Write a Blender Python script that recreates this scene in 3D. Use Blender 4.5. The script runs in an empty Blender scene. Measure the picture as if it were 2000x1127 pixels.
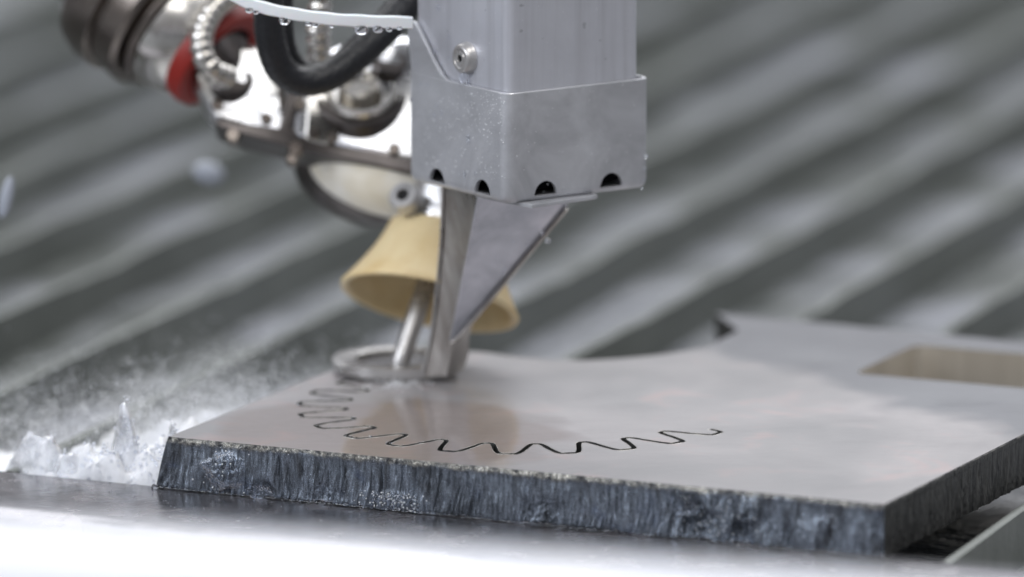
import bpy, bmesh, math, random
from mathutils import Vector, Matrix, noise
from mathutils.geometry import tessellate_polygon
S = bpy.context.scene
C = S.collection
R = math.radians
random.seed(7)

# ---------------------------------------------------------------- camera
PITCH = R(10.7); FPX = 16500.0
CAM = Vector((0, -2.891, 0.584))
cd = bpy.data.cameras.new('camera'); cam = bpy.data.objects.new('camera', cd); C.objects.link(cam)
cam.location = CAM; cam.rotation_euler = (math.pi/2 - PITCH, 0, 0)
cd.sensor_width = 36; cd.lens = 36*FPX/2000
cd.clip_start = 0.05; cd.clip_end = 200
cd.dof.use_dof = True; cd.dof.focus_distance = 2.862; cd.dof.aperture_fstop = 4.8
S.camera = cam
# ---------------------------------------------------------------- world and lamps (a workshop hall, plus an added softbox)
w = bpy.data.worlds.new('World'); S.world = w; w.use_nodes = True
nt = w.node_tree; bg = nt.nodes['Background']
tc = nt.nodes.new('ShaderNodeTexCoord'); sx = nt.nodes.new('ShaderNodeSeparateXYZ')
rp = nt.nodes.new('ShaderNodeValToRGB'); mr = nt.nodes.new('ShaderNodeMapRange')
nt.links.new(tc.outputs['Generated'], sx.inputs[0])
mr.inputs['From Min'].default_value = -1; mr.inputs['From Max'].default_value = 1
nt.links.new(sx.outputs['Z'], mr.inputs['Value']); nt.links.new(mr.outputs[0], rp.inputs[0])
rp.color_ramp.elements[0].position = 0.40; rp.color_ramp.elements[0].color = (.10,.10,.105,1)
rp.color_ramp.elements[1].position = 0.80; rp.color_ramp.elements[1].color = (.60,.62,.68,1)
e = rp.color_ramp.elements.new(0.54); e.color = (.40,.395,.42,1)
nt.links.new(rp.outputs[0], bg.inputs['Color']); bg.inputs['Strength'].default_value = 0.75
def area(name, loc, target, sx_, sy_, power, col):
    l = bpy.data.lights.new(name, 'AREA'); l.shape = 'RECTANGLE'; l.size = sx_; l.size_y = sy_
    l.energy = power; l.color = col
    o = bpy.data.objects.new(name, l); C.objects.link(o); o.location = loc
    o.rotation_euler = (Vector(target)-Vector(loc)).to_track_quat('-Z', 'Y').to_euler(); return o
area('hall_lamp_back', (0.2, 2.7, 2.7), (0, 0, 0), 5.4, 2.2, 135, (.97,.98,1))
area('hall_lamp_left', (-2.2, -1.3, 1.5), (0, 0, .05), 1.6, 1.2, 46, (.88,.92,1))
area('added_softbox_front', (-0.6, -4.6, 3.9), (0, 0, .1), 3.0, 1.8, 66, (1,.99,.98))  # softbox added behind the camera to whiten highlights on the head
area('hall_lamp_top', (0.6, -0.9, 2.6), (0, 0, 0), 1.2, 1.2, 26, (1,.97,.92))
S.view_settings.view_transform = 'Standard'; S.view_settings.look = 'None'
S.view_settings.exposure = 0.0; S.view_settings.gamma = 1
S.render.resolution_x = 1024; S.render.resolution_y = 577
S.render.engine = 'CYCLES'

# ---------------------------------------------------------------- measuring helpers (millimetres in, metres out)
FW = Vector((0, math.cos(PITCH), -math.sin(PITCH))); UP = Vector((0, math.sin(PITCH), math.cos(PITCH)))
def ray(px, py): return FW + Vector((1,0,0))*((px-1000)/FPX) + UP*((563.5-py)/FPX)
def WY(px, py, y): d = ray(px, py); return CAM + d*((y*.001-CAM.y)/d.y)
def WZ(px, py, z): d = ray(px, py); return CAM + d*((z*.001-CAM.z)/d.z)
TIP = Vector((-.041, .028, .004))
HW = Vector((.27, .49, 1)).normalized()
E1 = (Vector((1,0,0)) - HW*HW.x).normalized(); E2 = E1.cross(HW)
def HP(px, py, d=0):
    r = ray(px, py); p0 = TIP + E2*(d*.001)
    return CAM + r*((p0-CAM).dot(E2)/r.dot(E2))
def mm(*v): return Vector(v)*.001
AX = Vector((.909, -.418, 0)).normalized(); AY = Vector((-AX.y, AX.x, 0))      # along and across the plate
def rnd(a, b): return random.uniform(a, b)
def fbm(v, o=4): return noise.fractal(v, 1.0, 2.0, o, noise_basis='PERLIN_ORIGINAL')

# ---------------------------------------------------------------- object helpers
def finish(me, name, m, parent, smooth):
    o = bpy.data.objects.new(name, me); C.objects.link(o)
    if m: me.materials.append(m)
    if smooth is True:
        for p in me.polygons: p.use_smooth = True
    elif smooth: 
        for p in me.polygons: p.use_smooth = True
        me.set_sharp_from_angle(angle=R(smooth))
    if parent: o.parent = parent; o.matrix_parent_inverse = Matrix.Translation(-parent.location)
    return o
def pyobj(name, vs, fs, m, parent=None, smooth=False):
    me = bpy.data.meshes.new(name); me.from_pydata([tuple(v) for v in vs], [], fs); me.update()
    bm = bmesh.new(); bm.from_mesh(me); bmesh.ops.recalc_face_normals(bm, faces=bm.faces); bm.to_mesh(me); bm.free()
    return finish(me, name, m, parent, smooth)
def bmobj(name, bm, m, parent=None, smooth=False, recalc=True):
    if recalc: bmesh.ops.recalc_face_normals(bm, faces=bm.faces)
    me = bpy.data.meshes.new(name); bm.to_mesh(me); bm.free()
    return finish(me, name, m, parent, smooth)
def tag(o, label=None, cat=None, group=None, kind=None):
    if label: o['label'] = label
    if cat: o['category'] = cat
    if group: o['group'] = group
    if kind: o['kind'] = kind
    return o
def empty(name, loc, label, cat, group=None):
    o = bpy.data.objects.new(name, None); C.objects.link(o); o.location = loc; o.empty_display_size = .01
    return tag(o, label, cat, group)
def frame(axis):
    a = axis.normalized(); t = Vector((0,0,1)) if abs(a.z) < .9 else Vector((1,0,0))
    u = a.cross(t).normalized(); return u, a.cross(u)
def lathe(bm, org, axis, prof, n=48, wob=0, cap=False):
    a = axis.normalized(); u, v = frame(a); rings = []
    for k, (s, r) in enumerate(prof):
        rings.append([bm.verts.new(org + a*s*.001 + (u*math.cos(2*math.pi*i/n)+v*math.sin(2*math.pi*i/n))*r*.001*(1+wob*math.sin(3*2*math.pi*i/n+s*.05))) for i in range(n)])
    for A, B in zip(rings, rings[1:]):
        for i in range(n): bm.faces.new((A[i], A[(i+1)%n], B[(i+1)%n], B[i]))
    if cap: bm.faces.new(rings[0][::-1]); bm.faces.new(rings[-1])
def spline(pts, n=10):
    out = []; P = [pts[0]*2-pts[1]] + pts + [pts[-1]*2-pts[-2]]
    for i in range(1, len(P)-2):
        for k in range(n):
            t = k/n; a, b, c, d = P[i-1:i+3]
            out.append(.5*((2*b)+(c-a)*t+(2*a-5*b+4*c-d)*t*t+(3*b-a-3*c+d)*t**3))
    out.append(pts[-1]); return out
def tube(bm, path, rad, n=16, cap=True):
    t0 = (path[1]-path[0]).normalized(); u = frame(t0)[0]; rings = []
    for i, p in enumerate(path):
        t = (path[min(i+1, len(path)-1)]-path[max(i-1, 0)]).normalized()
        u = (u - t*u.dot(t)).normalized(); v = t.cross(u); r = (rad(i) if callable(rad) else rad)*.001
        rings.append([bm.verts.new(p + (u*math.cos(2*math.pi*k/n)+v*math.sin(2*math.pi*k/n))*r) for k in range(n)])
    for A, B in zip(rings, rings[1:]):
        for k in range(n): bm.faces.new((A[k], A[(k+1)%n], B[(k+1)%n], B[k]))
    if cap: bm.faces.new(rings[0][::-1]); bm.faces.new(rings[-1])
def box(bm, c, ax, ay, az, sx, sy, sz, bev=0, seg=2):
    r = bmesh.ops.create_cube(bm, size=1)
    vs = r['verts']
    if bev:
        for v in vs: v.co = Vector((v.co.x*sx, v.co.y*sy, v.co.z*sz))
        es = list({e for v in vs for e in v.link_edges})
        r2 = bmesh.ops.bevel(bm, geom=es, offset=bev, segments=seg, affect='EDGES', profile=.5)
        vs = list({v for f in r2['faces'] for v in f.verts} | {v for v in vs if v.is_valid})
        for v in vs: v.co = c + (ax*v.co.x + ay*v.co.y + az*v.co.z)*.001
    else:
        for v in vs: v.co = c + (ax*v.co.x*sx + ay*v.co.y*sy + az*v.co.z*sz)*.001
def prism(bm, pts, ext):                       # outline (world points) pushed along a vector, both caps
    a = [bm.verts.new(p) for p in pts]; b = [bm.verts.new(p+ext) for p in pts]; n = len(pts)
    fa = bm.faces.new(a); fb = bm.faces.new(b[::-1])
    sd = [bm.faces.new((a[i], a[(i+1)%n], b[(i+1)%n], b[i])) for i in range(n)]
    return a, b, fa, fb, sd
def ico(bm, c, r, sub=2, scl=(1,1,1)):
    rr = bmesh.ops.create_icosphere(bm, subdivisions=sub, radius=r*.001)
    for v in rr['verts']: v.co = Vector((v.co.x*scl[0], v.co.y*scl[1], v.co.z*scl[2])) + c
    return rr['verts']
def apply_mods(o):
    dg = bpy.context.evaluated_depsgraph_get(); dg.update()
    me = bpy.data.meshes.new_from_object(o.evaluated_get(dg)); o.modifiers.clear(); o.data = me

# ---------------------------------------------------------------- materials
def sl(c):  # sRGB 0-1 to linear
    return tuple(x/12.92 if x <= .04045 else ((x+.055)/1.055)**2.4 for x in c) + (1,)
class Mat:
    def __init__(s, name, col, rough=.5, metal=0, **kw):
        s.m = bpy.data.materials.new(name); s.m.use_nodes = True; s.t = s.m.node_tree
        s.b = s.t.nodes['Principled BSDF']; s.set('Base Color', sl(col)); s.set('Roughness', rough); s.set('Metallic', metal)
        for k, v in kw.items(): s.set(k.replace('_', ' '), v)
        s.tc = s.t.nodes.new('ShaderNodeTexCoord'); s.nrm = None
    def set(s, k, v): s.b.inputs[k].default_value = v
    def map(s, scale=(1,1,1), rot=(0,0,0)):
        m = s.t.nodes.new('ShaderNodeMapping'); m.inputs['Scale'].default_value = scale; m.inputs['Rotation'].default_value = rot
        s.t.links.new(s.tc.outputs['Object'], m.inputs[0]); return m.outputs[0]
    def noise(s, scale, detail=4, rough=.55, dist=0, vec=None):
        n = s.t.nodes.new('ShaderNodeTexNoise'); n.inputs['Scale'].default_value = scale; n.inputs['Detail'].default_value = detail
        n.inputs['Roughness'].default_value = rough; n.inputs['Distortion'].default_value = dist
        s.t.links.new(vec if vec else s.tc.outputs['Object'], n.inputs['Vector']); return n.outputs['Fac']
    def vor(s, scale, vec=None):
        n = s.t.nodes.new('ShaderNodeTexVoronoi'); n.inputs['Scale'].default_value = scale
        s.t.links.new(vec if vec else s.tc.outputs['Object'], n.inputs['Vector']); return n.outputs['Distance']
    def ramp(s, fac, stops, interp='LINEAR'):
        r = s.t.nodes.new('ShaderNodeValToRGB'); r.color_ramp.interpolation = interp
        els = r.color_ramp.elements
        while len(els) < len(stops): els.new(.5)
        for el, (p, c) in zip(els, stops): el.position = p; el.color = sl(c) if isinstance(c, tuple) else (c,c,c,1)
        s.t.links.new(fac, r.inputs[0]); return r.outputs[0]
    def mix(s, fac, a, b, mode='MIX'):
        m = s.t.nodes.new('ShaderNodeMix'); m.data_type = 'RGBA'; m.blend_type = mode
        for inp, v in ((m.inputs[0], fac), (m.inputs[6], a), (m.inputs[7], b)):
            if isinstance(v, (int, float)): inp.default_value = v if inp.type == 'VALUE' else (v, v, v, 1)
            elif isinstance(v, tuple): inp.default_value = sl(v)
            else: s.t.links.new(v, inp)
        return m.outputs[2]
    def to(s, k, out): s.t.links.new(out, s.b.inputs[k]); return s
    def bump(s, h, strength=.3, dist=.0005, key='Normal'):
        b = s.t.nodes.new('ShaderNodeBump'); b.inputs['Strength'].default_value = strength; b.inputs['Distance'].default_value = dist
        s.t.links.new(h, b.inputs['Height'])
        if s.nrm and key == 'Normal': s.t.links.new(s.nrm, b.inputs['Normal'])
        s.t.links.new(b.outputs[0], s.b.inputs[key])
        if key == 'Normal': s.nrm = b.outputs[0]
        return s

def steel(name, c1, c2, r1, r2, stretch=(300,300,25), bump=.08, metal=1.0):
    M = Mat(name, c1, .4, metal)
    g = M.noise(1, 5, .6, vec=M.map(stretch)); blot = M.noise(45, 4, .6, .4); spk = M.noise(900, 2, .7)
    M.to('Base Color', M.mix(M.ramp(blot, [(.3, 0.0), (.7, 1.0)]), c1, c2))
    M.to('Roughness', M.ramp(M.mix(.45, blot, g), [(.25, r1), (.75, r2)]))
    M.bump(g, bump, .0003); M.bump(spk, bump, .0003); return M.m
m_sleeve = Mat('bead_blasted_stainless', (.70,.71,.74), .45, .6)
b1 = m_sleeve.noise(38, 5, .6, .6); b2 = m_sleeve.noise(700, 3, .7); b3 = m_sleeve.noise(1, 4, .6, vec=m_sleeve.map((900,900,60)))
m_sleeve.to('Base Color', m_sleeve.mix(m_sleeve.ramp(b1, [(.35, 0.), (.68, 1.)]), (.68,.685,.70), (.81,.815,.83)))
m_sleeve.to('Roughness', m_sleeve.ramp(b1, [(.35, .5), (.7, .36)])); m_sleeve.bump(b2, .4, .0003); m_sleeve.bump(b3, .06, .0003)
m_sleeve = m_sleeve.m
m_tube = Mat('satin_aluminium', (.73,.74,.78), .4, .6)
b1 = m_tube.noise(30, 4, .6, .5); b3 = m_tube.noise(1, 4, .6, vec=m_tube.map((1200,1200,20))); b4 = m_tube.noise(260, 2, .5)
c = m_tube.mix(m_tube.ramp(b1, [(.3, 0.), (.7, 1.)]), (.77,.775,.80), (.82,.825,.85))
c = m_tube.mix(m_tube.ramp(b4, [(.70, 0.), (.75, .45)]), c, (.50,.51,.53))
c = m_tube.mix(m_tube.ramp(m_tube.noise(1, 4, .6, vec=m_tube.map((220,220,9))), [(.5, 0.), (.75, .4)]), c, (.66,.66,.68))
m_tube.to('Base Color', c); m_tube.to('Roughness', m_tube.ramp(b1, [(.3, .44), (.7, .34)])); m_tube.bump(b3, .06, .0003); m_tube = m_tube.m
m_brack = Mat('stained_wet_sheet_steel', (.6,.58,.55), .3, .9)
b1 = m_brack.noise(60, 5, .65, .8); b2 = m_brack.noise(500, 3, .6); b3 = m_brack.noise(1, 3, .6, vec=m_brack.map((250,250,18)))
c = m_brack.mix(m_brack.ramp(b3, [(.38, 0.), (.66, 1.)]), (.60,.58,.56), (.69,.675,.66))
c = m_brack.mix(m_brack.ramp(b1, [(.56, 0.), (.8, .5)]), c, (.46,.39,.33))
m_brack.to('Base Color', c); m_brack.to('Roughness', m_brack.ramp(b1, [(.3, .22), (.75, .5)])); m_brack.bump(b2, .1, .0003); m_brack.bump(b1, .12, .0006); m_brack = m_brack.m
m_ring = steel('wet_ring_steel', (.62,.61,.60), (.78,.775,.77), .2, .38, (120,120,120), .12, .7)
m_guss = Mat('wet_gusset_steel', (.66,.67,.72), .35, .7)
b1 = m_guss.noise(45, 5, .6, .4); b2 = m_guss.noise(700, 3, .7)
m_guss.to('Base Color', m_guss.mix(m_guss.ramp(b1, [(.4, 0.), (.7, 1.)]), (.68,.69,.72), (.85,.85,.88))); m_guss.to('Roughness', m_guss.ramp(b1, [(.35, .45), (.65, .28)])); m_guss.bump(b2, .15, .0003); m_guss = m_guss.m
m_polish = Mat('polished_stainless', (.90,.88,.84), .12, 1)
b1 = m_polish.noise(28, 2, .45, .8); b2 = m_polish.noise(160, 3, .6)
m_polish.to('Base Color', m_polish.mix(m_polish.ramp(b1, [(.4, 0.), (.65, 1.)]), (.90,.905,.92), (.78,.775,.76)))
m_polish.to('Roughness', m_polish.ramp(b1, [(.3, .20), (.7, .34)])); m_polish.bump(b1, .7, .004); m_polish.bump(b2, .06, .001); m_polish = m_polish.m
m_dark = steel('dark_machined_steel', (.30,.285,.28), (.42,.40,.39), .25, .4, (60,60,60), .1)
m_joint = steel('turned_joint_steel', (.38,.35,.335), (.54,.51,.48), .22, .38, (60,60,60), .1)
m_red = Mat('red_rubber_seal', (.52,.10,.055), .5).m
m_black = Mat('black_braided_rubber', (.085,.088,.10), .38)
h = m_black.vor(700, m_black.map((1,1,1))); m_black.bump(h, .5, .0006); m_black = m_black.m
m_cond = steel('wet_conduit_steel', (.66,.64,.61), (.86,.85,.83), .15, .3, (80,80,80), .05)
m_rub = Mat('tan_rubber', (.80,.70,.52), .45)
b1 = m_rub.noise(40, 5, .6, .5); b2 = m_rub.noise(400, 3, .6)
m_rub.to('Base Color', m_rub.mix(m_rub.ramp(b1, [(.35, 0.), (.72, 1.)]), m_rub.mix(m_rub.ramp(m_rub.noise(22, 5, .7, 1.2), [(.55, 0.), (.75, .5)]), (.885,.81,.64), (.70,.58,.40)), (.81,.70,.49))); m_rub.bump(b2, .2, .0005)
m_rub.set('Subsurface Weight', .04); m_rub.set('Subsurface Radius', (.004,.002,.001)); m_rub = m_rub.m
m_plastic = Mat('milky_wet_plastic', (.93,.94,.95), .25, 0, Transmission_Weight=.15, Subsurface_Weight=.2).m
m_glass = Mat('clear_water', (.97,.98,1.), .03, 0, Transmission_Weight=1, IOR=1.33).m
m_wet = Mat('frothy_clear_water', (.95,.96,.98), .08, 0, Transmission_Weight=.62, IOR=1.33)
b1 = m_wet.noise(150, 4, .6, .6); m_wet.to('Transmission Weight', m_wet.ramp(m_wet.noise(60, 4, .6, .5), [(.40, .25), (.62, .9)]))
m_wet.bump(b1, .8, .002); m_wet = m_wet.m
m_drop = Mat('grey_flying_water', (.70,.72,.76), .25, 0, Transmission_Weight=.3, IOR=1.2).m
m_gap_shade = Mat('dark_gap', (.06,.06,.065), .7).m  # near-black colour painted in for the shade inside hollows
# plate
m_top = Mat('wet_mild_steel_top', (.6,.57,.57), .35, .0, Coat_Weight=1.0, Coat_Roughness=.06, Coat_IOR=1.55)
big = m_top.noise(11, 4, .55, .8); mid = m_top.noise(30, 5, .6, 1.0); fine = m_top.noise(1, 4, .6, vec=m_top.map((70,420,200), (0,0,R(24.7))))
c = m_top.mix(m_top.ramp(big, [(.34, 0.), (.68, 1.)]), (.59,.587,.59), (.66,.642,.645))
c = m_top.mix(m_top.ramp(mid, [(.57, 0.), (.78, .55)]), c, (.78,.64,.62))
c = m_top.mix(m_top.ramp(fine, [(.50, 0.), (.8, .35)]), c, (.56,.54,.54))
m_top.to('Base Color', c); m_top.to('Roughness', m_top.ramp(mid, [(.3, .3), (.7, .5)]))
sph = m_top.t.nodes.new('ShaderNodeVectorMath'); sph.operation = 'DISTANCE'; sph.inputs[1].default_value = (-.012, -.035, .018)
sc_ = m_top.t.nodes.new('ShaderNodeVectorMath'); sc_.operation = 'ADD'; wn = m_top.t.nodes.new('ShaderNodeTexNoise'); wn.inputs['Scale'].default_value = 22
sb = m_top.t.nodes.new('ShaderNodeVectorMath'); sb.operation = 'SCALE'; sb.inputs['Scale'].default_value = .06
m_top.t.links.new(m_top.tc.outputs['Object'], wn.inputs['Vector']); m_top.t.links.new(wn.outputs['Color'], sb.inputs[0])
m_top.t.links.new(m_top.tc.outputs['Object'], sc_.inputs[0]); m_top.t.links.new(sb.outputs[0], sc_.inputs[1]); m_top.t.links.new(sc_.outputs[0], sph.inputs[0])
ml = m_top.t.nodes.new('ShaderNodeMath'); ml.operation = 'MULTIPLY'; ml.inputs[1].default_value = 6; m_top.t.links.new(sph.outputs['Value'], ml.inputs[0])
pud_refl = m_top.ramp(ml.outputs[0], [(.33, 1.0), (.39, 0.)])            # standing water round the cut; also masks the painted skirt reflection
m_top.to('Coat Roughness', m_top.mix(pud_refl, m_top.ramp(big, [(.35, .12), (.65, .26)]), .035))
# dry blue-grey mill scale on the far right arm
dp = m_top.t.nodes.new('ShaderNodeVectorMath'); dp.operation = 'DOT_PRODUCT'; dp.inputs[1].default_value = (.83, .56, 0)
m_top.t.links.new(sc_.outputs[0], dp.inputs[0])
md_ = m_top.t.nodes.new('ShaderNodeMath'); md_.operation = 'MULTIPLY'; md_.inputs[1].default_value = 3; m_top.t.links.new(dp.outputs['Value'], md_.inputs[0])
far = m_top.ramp(md_.outputs[0], [(.425, 0.), (.47, 1.)])
c = m_top.mix(pud_refl, c, m_top.mix(.5, c, (.50,.43,.40)))  # brown reflection of the rubber skirt painted into the plate colour
m_top.to('Base Color', m_top.mix(far, c, (.43,.44,.46)))
wav = m_top.noise(55, 2, .5, .6); m_top.bump(wav, .22, .0005, 'Coat Normal'); m_top.bump(fine, .12, .0003); m_top = m_top.m
m_cut = Mat('jet_cut_steel_edge', (.32,.36,.42), .38, .78)
v = m_cut.map((1,1,1)); st = m_cut.noise(1, 5, .65, .3, m_cut.map((760,760,60), (0,0,R(24.7)))); bl = m_cut.noise(1, 5, .65, .4, m_cut.map((230,230,45), (0,0,R(24.7)))); sp = m_cut.noise(1300, 3, .8)
c = m_cut.mix(m_cut.ramp(st, [(.30, 0.), (.50, .6), (.66, 1.)]), (.24,.26,.29), (.64,.68,.73))
c = m_cut.mix(m_cut.ramp(bl, [(.50, 0.), (.72, .8)]), c, (.24,.235,.23))
c = m_cut.mix(m_cut.ramp(m_cut.noise(60, 3, .5, 1.), [(.62, 0.), (.8, .45)]), c, (.42,.49,.62))
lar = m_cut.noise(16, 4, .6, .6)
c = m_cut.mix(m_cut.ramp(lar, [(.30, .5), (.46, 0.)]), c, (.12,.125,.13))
sz = m_cut.t.nodes.new('ShaderNodeSeparateXYZ'); m_cut.t.links.new(m_cut.tc.outputs['Object'], sz.inputs[0])
def mth(op, a, b):
    n_ = m_cut.t.nodes.new('ShaderNodeMath'); n_.operation = op
    for i_, v_ in ((0, a), (1, b)):
        if isinstance(v_, (int, float)): n_.inputs[i_].default_value = v_
        else: m_cut.t.links.new(v_, n_.inputs[i_])
    return n_.outputs[0]
hgt = mth('ADD', mth('MULTIPLY', sz.outputs['Z'], 250.0), mth('MULTIPLY', mth('ADD', m_cut.noise(170, 5, .7, .5), mth('MULTIPLY', m_cut.noise(28, 3, .6), .8)), 1.0))
lipm = m_cut.ramp(hgt, [(.33, 0.), (.62, 1.)])
lipc = m_cut.ramp(m_cut.noise(420, 4, .8), [(.38, (.20,.20,.21)), (.62, (.80,.79,.75))])
c = m_cut.mix(m_cut.mix(.12, lipm, .0), c, lipc)
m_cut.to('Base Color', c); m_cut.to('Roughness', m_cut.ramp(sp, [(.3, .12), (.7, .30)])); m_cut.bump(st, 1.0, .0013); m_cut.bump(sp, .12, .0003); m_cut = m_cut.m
m_lip = Mat('frosted_bright_lip', (.55,.55,.54), .3, .7)
sp = m_lip.noise(900, 4, .8); b1 = m_lip.noise(120, 4, .6)
m_lip.to('Base Color', m_lip.mix(m_lip.ramp(b1, [(.38, 0.), (.62, 1.)]), (.26,.26,.27), (.80,.79,.76))); m_lip.bump(sp, .8, .0008); m_lip = m_lip.m
m_side = Mat('dark_side_edge', (.20,.20,.20), .4, .4)
st = m_side.noise(1, 5, .65, .3, m_side.map((700,700,60), (0,0,R(24.7)))); sp = m_side.noise(900, 3, .8)
m_side.to('Base Color', m_side.mix(m_side.ramp(st, [(.35, 0.), (.68, 1.)]), (.13,.135,.14), (.36,.36,.35))); m_side.bump(st, .6, .0008); m_side.bump(sp, .6, .0005); m_side = m_side.m
m_hole = Mat('golden_cut_wall', (.72,.62,.47), .3, .45)
st = m_hole.noise(1, 3, .6, 0, m_hole.map((70,70,3)))
m_hole.to('Base Color', m_hole.mix(m_hole.ramp(st, [(.35, 0.), (.65, 1.)]), (.74,.71,.66), (.85,.82,.77))); m_hole.bump(st, .3, .0008); m_hole = m_hole.m
# tank
m_slat = Mat('galvanised_slat', (.36,.38,.37), .5, .35)
b1 = m_slat.noise(14, 5, .6, .5); b2 = m_slat.noise(120, 4, .6)
m_slat.to('Base Color', m_slat.mix(m_slat.ramp(b1, [(.35, 0.), (.65, 1.)]), (.40,.415,.40), (.47,.485,.47))); m_slat.bump(b2, .3, .001); m_slat = m_slat.m
m_water = Mat('milky_tank_water', (.50,.52,.54), .32, 0, IOR=1.33)
b1 = m_water.noise(6, 4, .6, .8); b2 = m_water.noise(26, 4, .6, .5); b3 = m_water.noise(110, 3, .6)
m_water.to('Base Color', m_water.mix(m_water.ramp(b1, [(.42, 0.), (.62, 1.)]), (.36,.375,.365), (.58,.59,.62)))
m_water.bump(b2, .9, .012); m_water.bump(b3, .6, .003); m_water = m_water.m
m_foam = Mat('aerated_water', (.90,.92,.95), .4, 0, Transmission_Weight=.12, IOR=1.2)
b1 = m_foam.noise(120, 4, .6, .5); b2 = m_foam.noise(500, 2, .5)
m_foam.to('Base Color', m_foam.ramp(m_foam.noise(45, 4, .6, .6), [(.30, (.80,.81,.83)), (.58, (.97,.975,.985))]))
m_foam.bump(b1, .5, .002); m_foam.bump(b2, .2, .0008); m_foam.set('Subsurface Weight', .4); m_foam.set('Subsurface Radius', (.01,.01,.011)); m_foam = m_foam.m
m_rail = Mat('white_painted_rail', (.93,.94,.96), .35, 0, Coat_Weight=.6, Coat_Roughness=.25)
b1 = m_rail.noise(40, 3, .5); m_rail.to('Base Color', m_rail.mix(m_rail.ramp(b1, [(.35, 0.), (.65, 1.)]), (.80,.81,.85), (.84,.845,.87))); m_rail = m_rail.m
m_ledge = Mat('wet_steel_ledge', (.62,.61,.63), .10, .8)
b1 = m_ledge.noise(60, 4, .6, .6); b2 = m_ledge.noise(600, 3, .7)
m_ledge.to('Base Color', m_ledge.mix(m_ledge.ramp(b1, [(.35, 0.), (.7, 1.)]), (.36,.36,.375), (.56,.545,.555)))
m_ledge.to('Roughness', m_ledge.ramp(b1, [(.3, .12), (.7, .32)])); m_ledge.bump(b2, .2, .0003); m_ledge.bump(m_ledge.noise(90, 3, .5), .25, .0012); m_ledge = m_ledge.m

# ================================================================= SETTING
# tank water
NW = 90
vs = []; fs = []
for j in range(NW+1):
    for i in range(NW+1):
        x = -1.6 + 3.6*i/NW; y = -.6 + 2.9*j/NW
        vs.append((x, y, -.037 + .003*noise.noise(Vector((x*9, y*9, 0)))))
for j in range(NW):
    for i in range(NW): a = j*(NW+1)+i; fs.append((a, a+1, a+NW+2, a+NW+1))
tag(pyobj('water', vs, fs, m_water, None, True), 'milky rippling tank water between the slats', None, None, 'structure')
# ledge under the front of the plate
P0 = mm(-117, -72, -18.3) + AY*.003
prof = []; z = 0; q = 0
for k in range(60):
    t = 0 if q < 48 else min(60, (q-48)*2.5)
    prof.append((q, z)); q += 1.2 if q > 48 else 2.5; z -= 1.2*math.tan(R(t))
prof = [(0, -70), (0, -1.5), (.5, -.4)] + [(max(1.2, a), b) for a, b in prof] + [(q, -120)]
vs = []; fs = []; NL = 160
for i in range(NL+1):
    s = -500 + 1100*i/NL
    for (a, b) in prof:
        p = P0 + AX*(s*.001) - AY*(a*.001) + Vector((0,0,b*.001))
        if a > 1: p.z += .00003*noise.noise(p*30)
        vs.append(p)
n = len(prof)
for i in range(NL):
    for k in range(n-1): a = i*n+k; fs.append((a, a+1, a+n+1, a+n))
tag(pyobj('ledge', vs, fs, m_ledge, None, True), 'wet steel ledge under the front edge of the plate', None, None, 'structure')

# white rail nearer the camera, far out of focus
RA = R(18); RX = Vector((math.cos(RA), -math.sin(RA), 0)); RY = Vector((math.sin(RA), math.cos(RA), 0)); r0 = WY(1000, 1074, -720)
vs = []; fs = []; prof2 = [(0, -60), (0, -2.5), (.7, -.7), (2.5, 0), (12, -1.5), (24, -5), (36, -11), (46, -20), (52, -32), (54, -50), (54, -110)]
for i in range(41):
    for a, b in prof2: vs.append(r0 + RX*((-500+1000*i/40)*.001) - RY*(a*.001) + Vector((0,0,b*.001)))
n = len(prof2)
for i in range(40):
    for k_ in range(n-1): a = i*n+k_; fs.append((a, a+1, a+n+1, a+n))
tag(pyobj('front_rail', vs, fs, m_rail, None, 50), 'overexposed white rail blurred along the bottom of the photo', 'rail')
# ---------------------------------------------------------------- slats
SX = Vector((math.cos(R(19.5)), -math.sin(R(19.5)), 0)); SY = Vector((-SX.y, SX.x, 0))
def slat(nc, s0, s1, label, seed):
    org = SX*(nc*.001); vs = []; fs = []; N = 120; s_lim = 235; rows = [(-90, 0), (-17, 0), (-4, 0), (-.5, .2), (0, .8)]
    for i in range(N+1):
        s = s0 + (s1-s0)*i/N
        top = -18.4 + (0 if s < s_lim else 1.3*noise.noise(Vector((s*.02, seed, 0)))) - (0 if s < s_lim else 2.4*max(0, noise.noise(Vector((s*.06, seed+9, 0)))))
        bow = 1.4*noise.noise(Vector((s*.006, seed, 3)))
        for sd in (1, -1):
            for (h, ins) in (rows if sd == 1 else rows[::-1]):
                vs.append(org + SY*(s*.001) + SX*((bow+sd*(2.0-ins))*.001) + Vector((0, 0, (top+h)*.001)))
    m = 2*len(rows)
    for i in range(N):
        for k in range(m-1): a = i*m+k; fs.append((a, a+1, a+m+1, a+m))
    o = pyobj('support_slat', vs, fs, m_slat, None, 40)
    tag(o, label, 'slat', 'parallel support slats of the cutting tank')
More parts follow.
